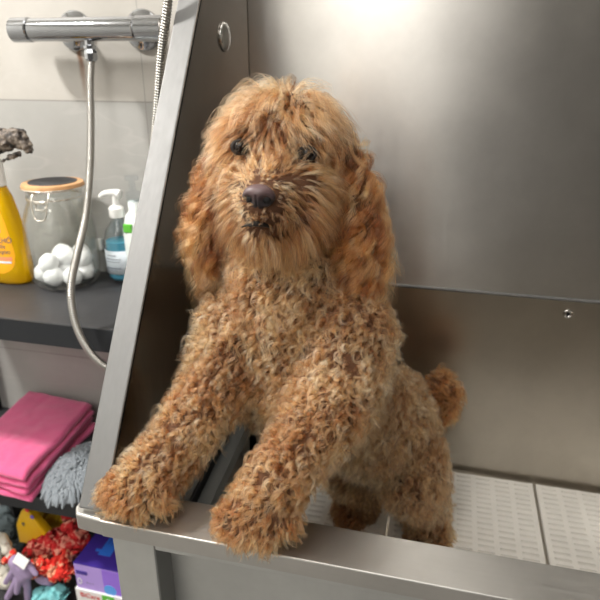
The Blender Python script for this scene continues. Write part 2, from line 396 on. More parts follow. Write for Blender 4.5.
# ------------------------------------------------------------------ bottles and jar on the top shelf
def thin(name, col, gl, ior):
    m = bpy.data.materials.new(name); m.use_nodes = True; t = m.node_tree; t.nodes.remove(t.nodes['Principled BSDF'])
    tr = t.nodes.new('ShaderNodeBsdfTransparent'); tr.inputs[0].default_value = col; g = t.nodes.new('ShaderNodeBsdfGlossy'); g.inputs['Roughness'].default_value = gl
    lw = t.nodes.new('ShaderNodeLayerWeight'); pw = t.nodes.new('ShaderNodeMath'); pw.operation = 'POWER'; pw.inputs[1].default_value = 3.5; t.links.new(lw.outputs['Facing'], pw.inputs[0])
    f = t.nodes.new('ShaderNodeMath'); f.operation = 'MULTIPLY_ADD'; f.inputs[1].default_value = .7; f.inputs[2].default_value = .035; t.links.new(pw.outputs[0], f.inputs[0]); x = t.nodes.new('ShaderNodeMixShader')
    t.links.new(f.outputs[0], x.inputs[0]); t.links.new(tr.outputs[0], x.inputs[1]); t.links.new(g.outputs[0], x.inputs[2])
    t.links.new(x.outputs[0], t.nodes['Material Output'].inputs['Surface']); return m
M['glass'] = thin('clear_glass', (.965, .975, .97, 1), .04, 1.4)
M['clear_plastic'] = thin('clear_plastic', (.93, .95, .96, 1), .1, 1.3)
M['blue_liquid'] = plain('blue_soap', (96, 180, 205), .15, sub=.2)
M['yellow_liquid'] = plain('amber_shampoo', (238, 190, 12), .12, trans=.35, ior=1.33)
M['label_yellow'] = plain('orange_label', (250, 178, 30), .45)
M['label_white'] = plain('white_label', (222, 232, 240), .5)
M['white_gloss'] = plain('white_gloss_plastic', (238, 238, 235), .3)
M['cork'] = plain('bamboo_rim', (206, 158, 110), .5, var=.15, vscale=60)
M['chalk'] = plain('slate_black', (52, 52, 54), .6, var=.3, vscale=60)
M['wire'] = plain('clasp_wire', (225, 220, 210), .2, 1)
M['cotton'] = plain('cotton_wool', (250, 250, 250), .95, bump=.8, bscale=300, sheen=.3)
M['ink'] = plain('blue_print', (46, 62, 120), .5)
M['blue_badge'] = plain('blue_badge', (60, 140, 225), .5)
M['pink_print'] = plain('peach_print', (246, 150, 110), .5)
M['green'] = plain('green_print', (96, 186, 60), .5)
M['grey_print'] = plain('grey_print', (110, 120, 135), .5)
def text(s, size, loc, rot, mat, parent, name='lettering', ext=.0002):
    c = bpy.data.curves.new(name, 'FONT'); c.body = s; c.size = size; c.align_x = 'CENTER'; c.align_y = 'CENTER'; c.extrude = ext
    o = bpy.data.objects.new(name, c); o.location = loc; o.rotation_euler = rot
    dg = bpy.context.evaluated_depsgraph_get(); COL.objects.link(o); dg.update()
    me = bpy.data.meshes.new_from_object(o.evaluated_get(dg)); mw = Matrix.Translation(loc) @ o.rotation_euler.to_matrix().to_4x4()
    bpy.data.objects.remove(o); me.transform(mw); me.materials.clear()
    return link(name, me, mat, parent)

# glass jar
J = atz(66, 272, S1); JX, JY = J.x+.0, 1.055
JX = at(65, 262, JY).x; z0 = S1+.001
jar = thing('glass_jar', 'round glass clip-top jar holding cotton balls, with black and tan lid', 'jar', (JX, JY, S1))
prof_o = [(.002, 0), (.040, .0), (.050, .004), (.056, .016), (.058, .035), (.057, .09), (.054, .125), (.046, .150), (.043, .158), (.043, .178)]
prof_i = [(.0405, .178), (.0405, .158), (.0435, .149), (.0515, .124), (.0545, .09), (.0555, .035), (.0535, .017), (.047, .008), (.038, .006), (.002, .005)]
KR, KZ = 1.27, 1.14
prof_o = [(r*KR, z*KZ) for r, z in prof_o]; prof_i = [(r*KR, z*KZ) for r, z in prof_i]
bm = bmesh.new(); lathe(bm, prof_o+prof_i, (JX, JY, z0), 64)
obj('jar_body', bm, M['glass'], jar, True)
lz = z0+.178*KZ
def disc(name, prof, c, mat, par, n=48, Mx=None, sm=True):
    bm = bmesh.new(); lathe(bm, prof, c, n, Mx); o = obj(name, bm, mat, par); o.data.shade_smooth(); o.data.set_sharp_from_angle(angle=.7); return o
TL = Matrix.Rotation(math.radians(-5), 3, 'Y') @ Matrix.Rotation(math.radians(4), 3, 'X')
lid = disc('lid', [(.055, .001), (.060, .003), (.0612, .008), (.059, .0125), (.047, .0135), (.001, .0137)], (JX, JY, lz), M['cork'], jar)
disc('lid_inlay', [(.048, .0132), (.047, .0146), (.001, .0148)], (JX, JY, lz), M['chalk'], lid)
bm = bmesh.new()
ring = [(JX+.0553*math.cos(a), JY+.0553*math.sin(a), lz-.016) for a in np.linspace(0, 2*PI, 60)]
tube(bm, ring, .0013, 8, False)
ring = [(JX+.0620*math.cos(a), JY+.0620*math.sin(a), lz+.0045) for a in np.linspace(0, 2*PI, 60)]
tube(bm, ring, .0013, 8, False)
fx, fy = JX+.012, JY-.062
cl = [(fx-.016, fy+.006, lz+.002), (fx-.018, fy-.004, lz-.012), (fx-.012, fy-.010, lz-.044), (fx, fy-.011, lz-.050), (fx+.012, fy-.009, lz-.044), (fx+.018, fy-.002, lz-.012), (fx+.016, fy+.008, lz+.002)]
tube(bm, catmull(cl, 8), .0014, 8)
cl = [(fx-.012, fy+.002, lz-.018), (fx-.010, fy-.006, lz-.03), (fx+.010, fy-.006, lz-.03), (fx+.012, fy+.004, lz-.018), (fx-.012, fy+.002, lz-.018)]
tube(bm, cl, .0013, 8); box(bm, fx-.013, fx+.013, fy-.004, fy+.001, lz-.020, lz-.013, bev=.001)
obj('wire_clasp', bm, M['wire'], jar, True)
# cotton balls
bm = bmesh.new(); bmesh.ops.create_icosphere(bm, subdivisions=3, radius=.0205)
for v in bm.verts: v.co *= 1+.12*noise.noise(v.co*90)+.05*noise.noise(v.co*300)
cme = bpy.data.meshes.new('cotton_ball'); bm.to_mesh(cme); bm.free(); cme.shade_smooth(); cme.materials.append(M['cotton'])
cb = []
for k, (r, a0, z, cnt) in enumerate(((.042, .2, .027, 7), (0, 0, .026, 1), (.039, -1.9, .055, 3), (.004, 1, .060, 1), (.043, 1.2, .056, 1))):
    for i in range(cnt):
        a = a0+2*PI*i/cnt; cb.append((JX+r*math.cos(a), JY+r*math.sin(a), z0+z+(random.random()-.5)*.006))
for p in cb:
    o = bpy.data.objects.new('cotton_ball', cme); COL.objects.link(o); o.location = p
    o.rotation_euler = (random.random()*6, random.random()*6, 0); s_ = .95+.15*random.random(); o.scale = (s_, s_, s_*.92)
    tag(o, 'white fluffy cotton ball inside the glass jar', 'cotton ball', 'cotton balls in the glass jar')

# yellow baby shampoo
YX = at(10, 262, 1.035).x; YY = 1.035
yb = thing('shampoo_bottle', 'yellow baby shampoo bottle with white cap beside the glass jar', 'bottle', (YX, YY, S1))
def oval(bm, prof, c, n=48):       # prof: (half width, half depth, z)
    rings = [[bm.verts.new(Vector(c)+Vector((w_*math.copysign(abs(math.cos(2*PI*i/n))**.8, math.cos(2*PI*i/n)), d_*math.copysign(abs(math.sin(2*PI*i/n))**.8, math.sin(2*PI*i/n)), z))) for i in range(n)] for w_, d_, z in prof]
    fs = [bm.faces.new(rings[0][::-1]), bm.faces.new(rings[-1])]
    for A, B in zip(rings, rings[1:]):
        for i in range(n): fs.append(bm.faces.new((A[i], A[(i+1) % n], B[(i+1) % n], B[i])))
    bmesh.ops.recalc_face_normals(bm, faces=fs)
bm = bmesh.new(); oval(bm, [(.040, .022, .0), (.046, .027, .005), (.047, .028, .03), (.044, .027, .07), (.036, .025, .115), (.028, .022, .145), (.020, .018, .16), (.017, .017, .166)], (YX, YY, S1+.001))
obj('bottle_body', bm, M['yellow_liquid'], yb, True)
disc('cap', [(.019, .164), (.021, .166), (.0205, .20), (.018, .208), (.002, .2085)], (YX, YY, S1+.001), M['white_gloss'], yb)
BP = [(.040, .022, .0), (.046, .027, .005), (.047, .028, .03), (.044, .027, .07), (.036, .025, .115), (.028, .022, .145), (.020, .018, .16)]
def front_y(x, z):                   # the bottle's front surface
    z -= S1+.001; zz = [q[2] for q in BP]
    w_ = float(np.interp(z, zz, [q[0] for q in BP])); d_ = float(np.interp(z, zz, [q[1] for q in BP]))
    c = min(.999, abs((x-YX)/w_))**1.25; return YY-d_*math.sqrt(max(0, 1-c*c))**.8
def conform(o, lift):
    for v in o.data.vertices: v.co.y = front_y(v.co.x, v.co.z)-lift
    return o
bm = bmesh.new(); rows = []
for i in range(29):
    z = .020+i*.130/28; hw = float(np.interp(z, [.020, .026, .036, .055, .075, .11, .135, .150], [.006, .022, .031, .034, .031, .0235, .015, .004]))
    rows.append([bm.verts.new((YX+hw*(j/10-1), front_y(YX+hw*(j/10-1), S1+.001+z)-.0005, S1+.001+z)) for j in range(21)])
for A_, B_ in zip(rows, rows[1:]):
    for j in range(20): bm.faces.new((A_[j], A_[j+1], B_[j+1], B_[j]))
lb = obj('front_label', bm, M['label_yellow'], yb, True)
fy_ = YY-.0298; rr = (PI/2, 0, 0)
def patch(name, x0, x1, z0_, z1_, mat):
    bm = bmesh.new(); g = [[bm.verts.new((YX+x0+(x1-x0)*i/10, 0, S1+z)) for i in range(11)] for z in (z0_, (z0_+z1_)/2, z1_)]
    for A_, B_ in zip(g, g[1:]):
        for j in range(10): bm.faces.new((A_[j], A_[j+1], B_[j+1], B_[j]))
    return conform(obj(name, bm, mat, lb), .0009)
patch('badge', -.022, .013, .093, .107, M['blue_badge'])
for body_, sz_, tx, tz in (('S', .013, .006, .100), ('NACHÓ', .0125, .009, .079), ('baby', .010, .010, .0695), ('shampoo', .0105, .007, .060)):
    conform(text(body_, sz_, (YX+tx, fy_, S1+tz), rr, M['ink'] if body_ != 'S' else M['white_gloss'], lb, ext=0), .0013)
patch('stripe', -.030, .028, .045, .051, M['pink_print'])
patch('stripe', -.030, .026, .040, .0435, M['label_white'])

for ch_ in yb.children_recursive: ch_.data.transform(Matrix.Translation((YX, YY, S1)) @ Matrix.Diagonal((1.06, 1.06, 1.25, 1)) @ Matrix.Translation((-YX, -YY, -S1)))
# crumpled cloth perched on the bottle cap
def crump(k, amp): return lambda co, n: n*(amp*noise.noise(co*k)+amp*.5*noise.noise(co*k*2.3))
m, t, b, N = nt('brown_grey_cloth'); tc = N('ShaderNodeTexCoord'); n = N('ShaderNodeTexNoise'); n.inputs['Scale'].default_value = 60
t.links.new(tc.outputs['Object'], n.inputs['Vector'])
t.links.new(ramp(N, t, n.outputs[0], [(.35, s2l((30, 28, 27))), (.5, s2l((92, 82, 74))), (.65, s2l((142, 130, 116)))]), b.inputs['Base Color']); b.inputs['Roughness'].default_value = .6
M['brown_cloth'] = m
ca = at(-10, 143, 1.03); cb_ = at(17, 138, 1.02); cc = at(28, 148, 1.02); top = S1+.262
co_ = blob('crumpled_rag', [(ca, cb_, .024, .018), (cb_, cc, .018, .010), (Vector((YX-.01, YY, top+.007)), ca, .010, .020), (at(18, 154, 1.02), at(3, 161, 1.02), .006, .003)], .0022, M['brown_cloth'], None, 2, crump(120, .006))
tag(co_, 'crumpled dark brown and grey rag lying over the yellow shampoo cap', 'rag')

# blue hand soap
BX = at(118, 262, 1.103).x+.011; BYb = 1.103
sb = thing('soap_dispenser', 'clear pump dispenser of blue liquid soap with white label', 'soap dispenser', (BX, BYb, S1))
disc('soap', [(.022, .003), (.027, .008), (.0275, .05), (.027, .075), (.0262, .0755), (.001, .0757)], (BX, BYb, S1+.001), M['blue_liquid'], sb)
bm = bmesh.new(); lathe(bm, [(.024, .0), (.029, .004), (.030, .03), (.0295, .075), (.026, .092), (.017, .106), (.011, .112), (.011, .12),
                             (.0098, .12), (.0098, .112), (.016, .1045), (.025, .091), (.0284, .075), (.0288, .03), (.0278, .0055), (.023, .002)], (BX, BYb, S1+.001), 48)
obj('bottle_body', bm, M['clear_plastic'], sb, True)
pm = disc('pump', [(.014, .118), (.0145, .120), (.0145, .134), (.011, .138), (.006, .139), (.006, .158), (.004, .158)], (BX, BYb, S1+.001), M['white_gloss'], sb)
bm = bmesh.new(); tube(bm, catmull([(BX+.012, BYb, S1+.160), (BX, BYb, S1+.162), (BX-.018, BYb-.008, S1+.161), (BX-.026, BYb-.011, S1+.155)], 6), lambda q: .0085*(1-q)+.0035*q, 14)
obj('nozzle', bm, M['white_gloss'], pm, True)
bm = bmesh.new(); n1 = 28; vs = []
for i in range(n1+1):
    a = -PI*.92+i*(PI*.84)/n1
    vs.append([bm.verts.new((BX+.0304*math.cos(a), BYb+.0304*math.sin(a), z)) for z in (S1+.018, S1+.062)])
for A, B in zip(vs, vs[1:]): bm.faces.new((A[0], B[0], B[1], A[1]))
lb = obj('front_label', bm, M['label_white'], sb, True); sm = lb.modifiers.new('t', 'SOLIDIFY'); sm.thickness = .0004
for k, (wd, hh) in enumerate(((.018, .054), (.034, .047), (.03, .042), (.034, .030), (.016, .025))):
    bm = bmesh.new(); aa = wd/.0312/2
    tube(bm, [(BX+.0309*math.cos(-PI/2-.1+q), BYb+.0309*math.sin(-PI/2-.1+q), S1+hh) for q in np.linspace(-aa, aa, 12)], .0006 if k != 3 else .0011, 5)
    obj('print_line', bm, M['grey_print'], lb)
# second dispenser behind
GX, GY = at(139, 235, 1.105).x, 1.098
g2 = thing('soap_dispenser', 'pale bottle with green print half hidden behind the tub flange', 'soap dispenser', (GX, GY, S1))
bm = bmesh.new(); lathe(bm, [(.022, .0), (.025, .004), (.025, .10), (.018, .125), (.011, .132), (.011, .15)], (GX, GY, S1+.001), 40)
obj('bottle_body', bm, plain('milky_plastic', (224, 230, 226), .3), g2, True)
disc('pump', [(.013, .15), (.0135, .165), (.006, .168), (.006, .185), (.013, .187), (.012, .194), (.002, .195)], (GX, GY, S1+.001), M['clear_plastic'], g2)
bxo('leaf_print', (GX-.014, GX+.004, GY-.0258, GY-.02, S1+.098, S1+.114), M['green'], g2, bev=.002)
for t_ in (sb, g2):
    for ch_ in t_.children_recursive: ch_.data.transform(Matrix.Translation(t_.location) @ Matrix.Diagonal((1.1, 1.1, 1.17, 1)) @ Matrix.Translation(-t_.location))
# small white plug on the wall by the jar
q = at(101, 243, WY)
o = bxo('cable_clip', (q.x-.008, q.x+.008, WY-.012, WY, q.z-.014, q.z+.012), M['white_gloss'], None, bev=.003)
tag(o, 'small white clip on the tiled wall between jar and blue soap', 'clip')

# ------------------------------------------------------------------ folded towel and chenille mitt on the middle shelf
M['towel'] = plain('pink_towel', (222, 92, 140), .95, bump=.6, bscale=500, sheen=.4, var=.06, vscale=30)
def towel():
    # outline on the shelf, far-left, far-right, near-right, near-left, as in a folded rectangle lying askew
    z = S2+.075
    A = atz(30, 389, z); B = atz(93, 401, z); Cc = atz(24, 476, z); D = B+(Cc-B); E_ = A+(Cc-B)
    t = thing('folded_towel', 'bright pink microfibre towel folded in layers on the middle shelf', 'towel', ((A.x+Cc.x)/2, (A.y+Cc.y)/2, S2))
    a = Vector((A.x, A.y)); ex = Vector((B.x, B.y))-a; ey = Vector((Cc.x, Cc.y))-Vector((B.x, B.y))
    zt = S2+.002
    for k, th in enumerate((.017, .018, .017, .020)):
        bm = bmesh.new(); nu, nv = 40, 40; off = (.006, -.003, .004, -.002)[k]; grid = {}
        def P(u, v, s):
            # fold rounding at the rim
            du = min(u, 1-u)*ex.length; dv = min(v, 1-v)*ey.length; r = th/2
            e = min(du, dv); hgt = r*math.sqrt(max(0, 1-(1-min(e/r, 1))**2))
            q = a+ex*u+ey*v+ex.normalized()*off
            wz = .0035*noise.noise(Vector((q.x*14, q.y*14, k*.7)))+(.0015*noise.noise(Vector((q.x*45, q.y*45, k))))
            wx = .005*noise.noise(Vector((v*5, k*3.1, 0)))
            return (q.x+wx, q.y+.004*noise.noise(Vector((u*4, k*2.3, 5))), zt+r+s*hgt*.97+wz*(k+1)/3)
        for s in (1, -1):
            for i in range(nu+1):
                for j in range(nv+1): grid[s, i, j] = bm.verts.new(P(i/nu, j/nv, s))
            for i in range(nu):
                for j in range(nv):
                    f = (grid[s, i, j], grid[s, i+1, j], grid[s, i+1, j+1], grid[s, i, j+1]); bm.faces.new(f if s > 0 else f[::-1])
        bmesh.ops.remove_doubles(bm, verts=bm.verts, dist=1e-5)
        bmesh.ops.recalc_face_normals(bm, faces=bm.faces)
        obj('folded_layer', bm, M['towel'], t, True); zt += th
towel()
M['chenille'] = plain('grey_chenille', (132, 139, 145), .9, bump=.6, bscale=400, sheen=.3)
mc = atz(81, 467, S2+.03)
mitt = thing('wash_mitt', 'grey chenille noodle wash mitt beside the pink towel', 'wash mitt', (mc.x, mc.y, S2))
axm = (atz(98, 438, S2+.03)-atz(60, 482, S2+.03)); axm.z = 0; axm.normalize(); bxm = Vector((-axm.y, axm.x, 0))
bm = bmesh.new(); bmesh.ops.create_icosphere(bm, subdivisions=4, radius=1)
for v in bm.verts:
    v.co = mc+axm*v.co.x*.092+bxm*v.co.y*.056+Vector((0, 0, S2-mc.z+.022+v.co.z*.02))
obj('mitt_body', bm, M['chenille'], mitt, True)
bm = bmesh.new()
for i in range(1100):
    a = random.random()*2*PI; r = math.sqrt(random.random())
    base = mc+axm*(.092*r*math.cos(a))+bxm*(.056*r*math.sin(a)); base.z = S2+.022+.019*math.sqrt(max(0, 1-r*r))
    outd = (axm*math.cos(a)*.10+bxm*math.sin(a)*.062).normalized()
    d = (Vector((0, 0, 1))*(1-.85*r)+outd*(.15+1.3*r)+Vector((random.uniform(-.7, .7), random.uniform(-.7, .7), random.uniform(-.2, .5)))).normalized()
    ln = random.uniform(.014, .020); dn = Vector((0, 0, -.012*(.4+r)))
    P2 = base+d*ln+dn; P2.z = max(P2.z, S2+.006)
    tube(bm, [base, base+d*ln*.5, P2, P2+(P2-base).normalized()*.003], lambda q: .0030 if q < .9 else .0015, 6)
ch = obj('chenille_pile', bm, M['chenille'], mitt, True); ch['kind'] = 'stuff'

# ------------------------------------------------------------------ heap on the bottom shelf
def two_tone(name, c1, c2, scale, thr=.5):
    m, t, b, N = nt(name); tc = N('ShaderNodeTexCoord')
    v = N('ShaderNodeTexNoise'); v.inputs['Scale'].default_value = scale; v.inputs['Detail'].default_value = 2; v.inputs['Distortion'].default_value = 1.2
    t.links.new(tc.outputs['Object'], v.inputs['Vector'])
    t.links.new(ramp(N, t, v.outputs[0], [(thr-.02, s2l(c1)), (thr+.05, s2l(c2))]), b.inputs['Base Color']); b.inputs['Roughness'].default_value = .9
    return m
M['red_print'] = two_tone('red_floral_cotton', (196, 34, 36), (232, 150, 130), 45, .54)
M['red_print2'] = two_tone('coral_floral_cotton', (232, 52, 40), (246, 176, 140), 50, .55)
M['yellow_bag'] = plain('yellow_plastic', (236, 186, 20), .35, bump=.1, bscale=30)
M['lilac'] = plain('lilac_rubber', (160, 142, 176), .6)
M['teal'] = plain('pale_teal_cloth', (128, 200, 204), .85, bump=.4, bscale=200)
M['cream'] = plain('cream_fabric', (205, 200, 186), .85)
M['purple_dark'] = plain('violet_card', (64, 44, 140), .4)
M['purple_light'] = plain('lilac_card', (178, 150, 222), .4)
M['glove_blue'] = plain('glove_blue_print', (50, 110, 210), .4)
M['grey_cloth'] = plain('grey_green_cloth', (86, 96, 98), .9, bump=.3, bscale=150)
def heap(name, pts, r, mat, label, cat, seed=0, k=60, amp=.012, flat=1):
    P = [at(u, v, y) for u, v, y in pts]
    caps = [(a, b, r, r) for a, b in zip(P, P[1:])] or [(P[0], P[0]+Vector((.001, 0, 0)), r, r)]
    off = Vector((seed*3.7, 0, 0))
    def dsp(co, n):
        f = noise.noise((co+off)*k)+.6*noise.noise((co+off)*k*2.1)
        f2 = abs(noise.noise((co+off)*k*.8))
        q = n*(amp*f-amp*.8*(f2 < .08))
        return Vector((q.x, q.y, max(q.z, S3+.002-co.z)))
    o = blob(name, caps, .0035, mat, None, 2, dsp); tag(o, label, cat); return o
heap('folded_cloth', [(38, 520, 1.0), (68, 520, 1.03)], .040, plain('mustard_cloth', (196, 160, 24), .8), 'mustard yellow cloth heaped at the back of the bottom shelf', 'cloth', 1, 30, .008)
# yellow toy-like pouch with printed dots
pc = at(31, 518, .94)
bm = bmesh.new()
vs = prism(bm, [(pc.x-.04, pc.z-.075), (pc.x+.045, pc.z-.07), (pc.x+.048, pc.z-.035), (pc.x+.012, pc.z+.022), (pc.x-.004, pc.z+.035), (pc.x-.016, pc.z+.026), (pc.x-.038, pc.z-.02)], 'y', pc.y-.012, pc.y+.012)
bmesh.ops.bevel(bm, geom=list(bm.edges), offset=.005, segments=3, profile=.5, affect='EDGES')
po = obj('plastic_pouch', bm, M['yellow_bag'], None, True)
tag(po, 'yellow pointed plastic pouch with red and violet dots behind red cloth', 'pouch')
for (u, v, r, mt) in ((27, 510, .006, 'red'), (32, 517, .0055, 'violet')):
    q = at(u, v, pc.y-.0125)
    disc('printed_dot', [(r, 0), (r*.9, .0012), (.0005, .0014)], q, plain(mt+'_dot', (214, 50, 40) if mt == 'red' else (120, 100, 190), .5), po, 20, RX)
q = at(22, 524, pc.y-.0125); text('ff', .016, (q.x+.004, q.y-.0005, q.z), rr, M['ink'], po, 'printed_mark')
heap('patterned_cloth', [(36, 548, .93), (52, 540, .93), (66, 548, .92), (78, 540, .95), (76, 515, .97)], .024, M['red_print'], 'dark red floral cloth crumpled high on the heap', 'cloth', 2, 45, .016)
heap('patterned_cloth', [(28, 572, .875), (42, 564, .875), (56, 570, .88), (64, 572, .88), (62, 556, .90)], .018, M['red_print2'], 'bright coral floral cloth bunched in front of the darker red cloth', 'cloth', 5, 55, .014)
heap('folded_cloth', [(43, 597, .87), (58, 594, .87)], .022, M['teal'], 'pale turquoise cloth bundle under the coral floral cloth', 'cloth', 7, 35, .010)
heap('knit_strap', [(2, 537, .90), (12, 556, .89)], .013, M['cream'], 'cream strap slanting down at the left end of the heap', 'strap', 8, 30, .004)
heap('folded_cloth', [(-4, 560, .91), (8, 582, .89)], .020, M['cream'], 'off-white cloth at the far left of the heap, under the strap', 'cloth', 9, 35, .008)
heap('folded_cloth', [(0, 520, 1.05), (12, 540, 1.0), (2, 570, .98)], .034, M['grey_cloth'], 'grey-green cloth in shadow at the far left of the bottom shelf', 'cloth', 10, 25, .01)
def glove(name, pal, fingers, r, mat, label, cat='glove'):
    caps = [(at(*a), at(*b), ra, rb) for a, b, ra, rb in pal]
    for a, b, ra, rb in fingers: caps.append((at(*a), at(*b), ra, rb))
    o = blob(name, caps, .0022, mat, None, 3, lambda co, n: Vector((0, 0, max(0, S3+.002-co.z)))); tag(o, label, cat); return o
gd = .862
glove('rubber_glove', [((16, 562, gd), (24, 574, gd), .017, .019), ((24, 566, gd), (28, 572, gd), .017, .017)],
      [((14, 570, gd), (6, 582, gd), .0085, .0065), ((18, 578, gd), (8, 597, gd), .009, .0085), ((27, 580, gd), (28, 598, gd), .0085, .0085), ((20, 576, gd-.01), (17, 592, gd-.012), .0085, .007), ((30, 566, gd-.005), (36, 574, gd-.01), .008, .006)],
      .01, M['lilac'], 'lilac rubber glove with fingers pointing down at the front of the heap')
heap('rubber_glove', [(40, 578, .88), (50, 580, .885)], .014, M['lilac'], 'second lilac glove, mostly hidden between coral and turquoise cloths', 'glove', 12, 30, .004)
o = bxo('paper_tag', (0, .034, 0, .003, 0, .024), plain('tag_white', (232, 230, 228), .6), None, bev=.0008)
q = at(12, 562, .845); o.location = q; o.rotation_euler = (math.radians(-35), math.radians(20), math.radians(-8)); tag(o, 'blank white paper tag lying on the lilac glove\'s cuff', 'tag')
heap('patterned_cloth', [(5, 560, .88), (14, 553, .89)], .009, M['red_print2'], 'red and white scrap of cloth behind the white paper tag', 'cloth', 14, 60, .005)
# glove boxes
yf = .865
a = at(73, 563, yf); b = at(72.5, 586, yf); hB = a.z-b.z
def carton(z0, h, x0, x1, y0, y1, top, front, label):
    t = thing('glove_box', label, 'box', ((x0+x1)/2, (y0+y1)/2, z0))
    bxo('carton', (x0, x1, y0, y1, z0, z0+h), front, t, bev=.0015)
    tp = bxo('carton_top', (x0, x1, y0, y1, z0+h-.0002, z0+h+.0008), top, t)
    return t, tp
xb0 = a.x; xb1 = xb0+.22
bz = a.z-hB
u_, tp = carton(bz, hB, xb0, xb1, yf, yf+.12, M['purple_dark'], M['purple_light'], 'violet disposable glove box with blue hand print, upper of two')
# blue hand print on the top
hc = Vector((xb0+.055, yf+.055, bz+hB+.0012))
bm = bmesh.new()
box(bm, hc.x-.014, hc.x+.016, hc.y-.02, hc.y+.012, hc.z-.0004, hc.z+.0004)
for i in range(4): box(bm, hc.x-.014+i*.0078, hc.x-.0085+i*.0078, hc.y+.012, hc.y+.034+(.006 if i in (1, 2) else 0), hc.z-.0004, hc.z+.0004)
box(bm, hc.x-.026, hc.x-.014, hc.y-.012, hc.y-.005, hc.z-.0004, hc.z+.0004)
obj('hand_print', bm, M['glove_blue'], u_)
bxo('stripe', (xb0+.004, xb0+.032, yf-.0008, yf, bz+hB*.60, bz+hB*.74), M['purple_dark'], u_)
bxo('violet_panel', (xb0+.07, xb1-.002, yf-.0006, yf, bz+.002, bz+hB-.002), plain('violet_mid', (150, 110, 220), .4), u_)  # mid-violet area on the right of the box front
text('0', .026, (xb0+.010, yf-.001, bz+hB*.3), rr, M['white_gloss'], u_)
text('= ▪ ▪', .008, (xb0+.036, yf-.001, bz+hB*.3), rr, M['grey_print'], u_)
disc('blue_oval', [(.016, 0), (.015, .001), (.0005, .0012)], (xb0+.085, yf, bz+.012), plain('sky_oval', (90, 160, 235), .4), u_, 28, RX)
hz = bz-S3-.001
l_, tp = carton(S3, hz, xb0-.004, xb1, yf-.004, yf+.12, M['white_gloss'], plain('white_card', (232, 230, 228), .5), 'white disposable glove box with green corner, lower of two')
text('BiCare', .018, (xb0+.033, yf-.0052, bz-.014), rr, plain('red_print_ink', (210, 60, 60), .5), l_)
bxo('green_panel', (xb0+.064, xb0+.094, yf-.0048, yf-.004, bz-.046, bz-.003), M['green'], l_)
text('S', .026, (xb0+.079, yf-.0056, bz-.02), rr, M['white_gloss'], l_)

# ------------------------------------------------------------------ the dog
def C_(u, v, y, r):
    p = at(u, v, y); return p, r*px(p)
DOG = []        # (a, b, ra, rb, region)
def chain(region, *pts):
    q = [C_(*p) for p in pts]
    for (a, ra), (b, rb) in zip(q, q[1:]): DOG.append((a, b, ra, rb, region))
chain('torso', (287, 318, .695, 58), (300, 362, .70, 66), (342, 400, .765, 54), (384, 428, .85, 46))
chain('torso', (385, 405, .86, 38), (400, 432, .865, 34))
chain('neck', (290, 235, .705, 44), (288, 290, .70, 56))
chain('upper_arm', (240, 330, .675, 38), (216, 384, .625, 30))
chain('arm_left', (216, 384, .625, 30), (180, 440, .56, 25), (150, 472, .525, 26))
chain('paw_left', (150, 472, .525, 26), (135, 485, .508, 24))
chain('paw_left', (138, 484, .508, 20), (112, 491, .503, 12))
chain('paw_left', (138, 486, .508, 20), (124, 499, .497, 12))
chain('paw_left', (140, 486, .508, 20), (143, 502, .497, 12))
chain('paw_left', (144, 484, .512, 20), (160, 497, .500, 11))
chain('upper_arm', (345, 335, .675, 44), (335, 392, .61, 38))
chain('arm_right', (335, 392, .61, 38), (300, 445, .545, 29), (272, 486, .505, 27))
chain('paw_right', (272, 486, .505, 27), (257, 505, .498, 26))
chain('paw_right', (258, 505, .496, 22), (229, 517, 0.488, 13))
chain('paw_right', (258, 506, .496, 22), (244, 528, 0.483, 13))
chain('paw_right', (262, 506, .496, 22), (265, 529, 0.483, 13))
chain('paw_right', (266, 508, .495, 22), (284, 519, 0.488, 12))
# hind legs: thigh to knee forward, hock back, foot flat
chain('thigh', (396, 430, .86, 39), (410, 470, .835, 33), (424, 507, .885, 19))
chain('shank', (424, 507, .885, 19), (430, 535, .880, 17))
chain('hind_paw', (432, 541, .872, 15), (420, 548, .855, 14))
chain('thigh', (365, 430, .89, 36), (352, 468, .885, 25), (360, 492, .915, 18))
chain('shank_far', (360, 492, .915, 18), (358, 506, .908, 17))
chain('paw_far', (358, 508, .905, 17), (352, 511, .885, 16))
chain('tail', (405, 408, .92, 16), (428, 396, .955, 10), (441, 384, .965, 10), (449, 392, .962, 9), (447, 405, .955, 8), (441, 414, .95, 6))
# head
chain('skull', (283, 158, .692, 50), (284, 140, .70, 46))
chain('cheek', (250, 190, .65, 25), (258, 212, .64, 27))
chain('cheek', (298, 185, .65, 30), (294, 212, .64, 28))
chain('muzzle', (274, 190, .645, 37), (263, 204, .596, 25))
chain('muzzle', (263, 204, .596, 25), (258.5, 205, .580, 17))
chain('jaw', (276, 218, .64, 28), (262, 226, .600, 17))
chain('brow', (246, 136, .665, 20), (300, 138, .665, 22))
chain('ear_left', (230, 148, .71, 15), (212, 190, .705, 15), (203, 228, .70, 16), (202, 248, .695, 13))
chain('ear_right', (340, 150, .71, 16), (353, 190, .705, 19), (360, 235, .70, 21), (361, 268, .695, 16))
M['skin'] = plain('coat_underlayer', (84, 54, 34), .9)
dog = thing('dog', 'curly apricot brown doodle dog standing with its front paws on the tub rim', 'dog', tuple(at(400, 480, .88)[:2])+(-.30,))
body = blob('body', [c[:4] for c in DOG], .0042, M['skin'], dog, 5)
NOSE = at(259, 197, .572); EYES = [at(240.5, 147, .636), at(307, 153.5, .638)]

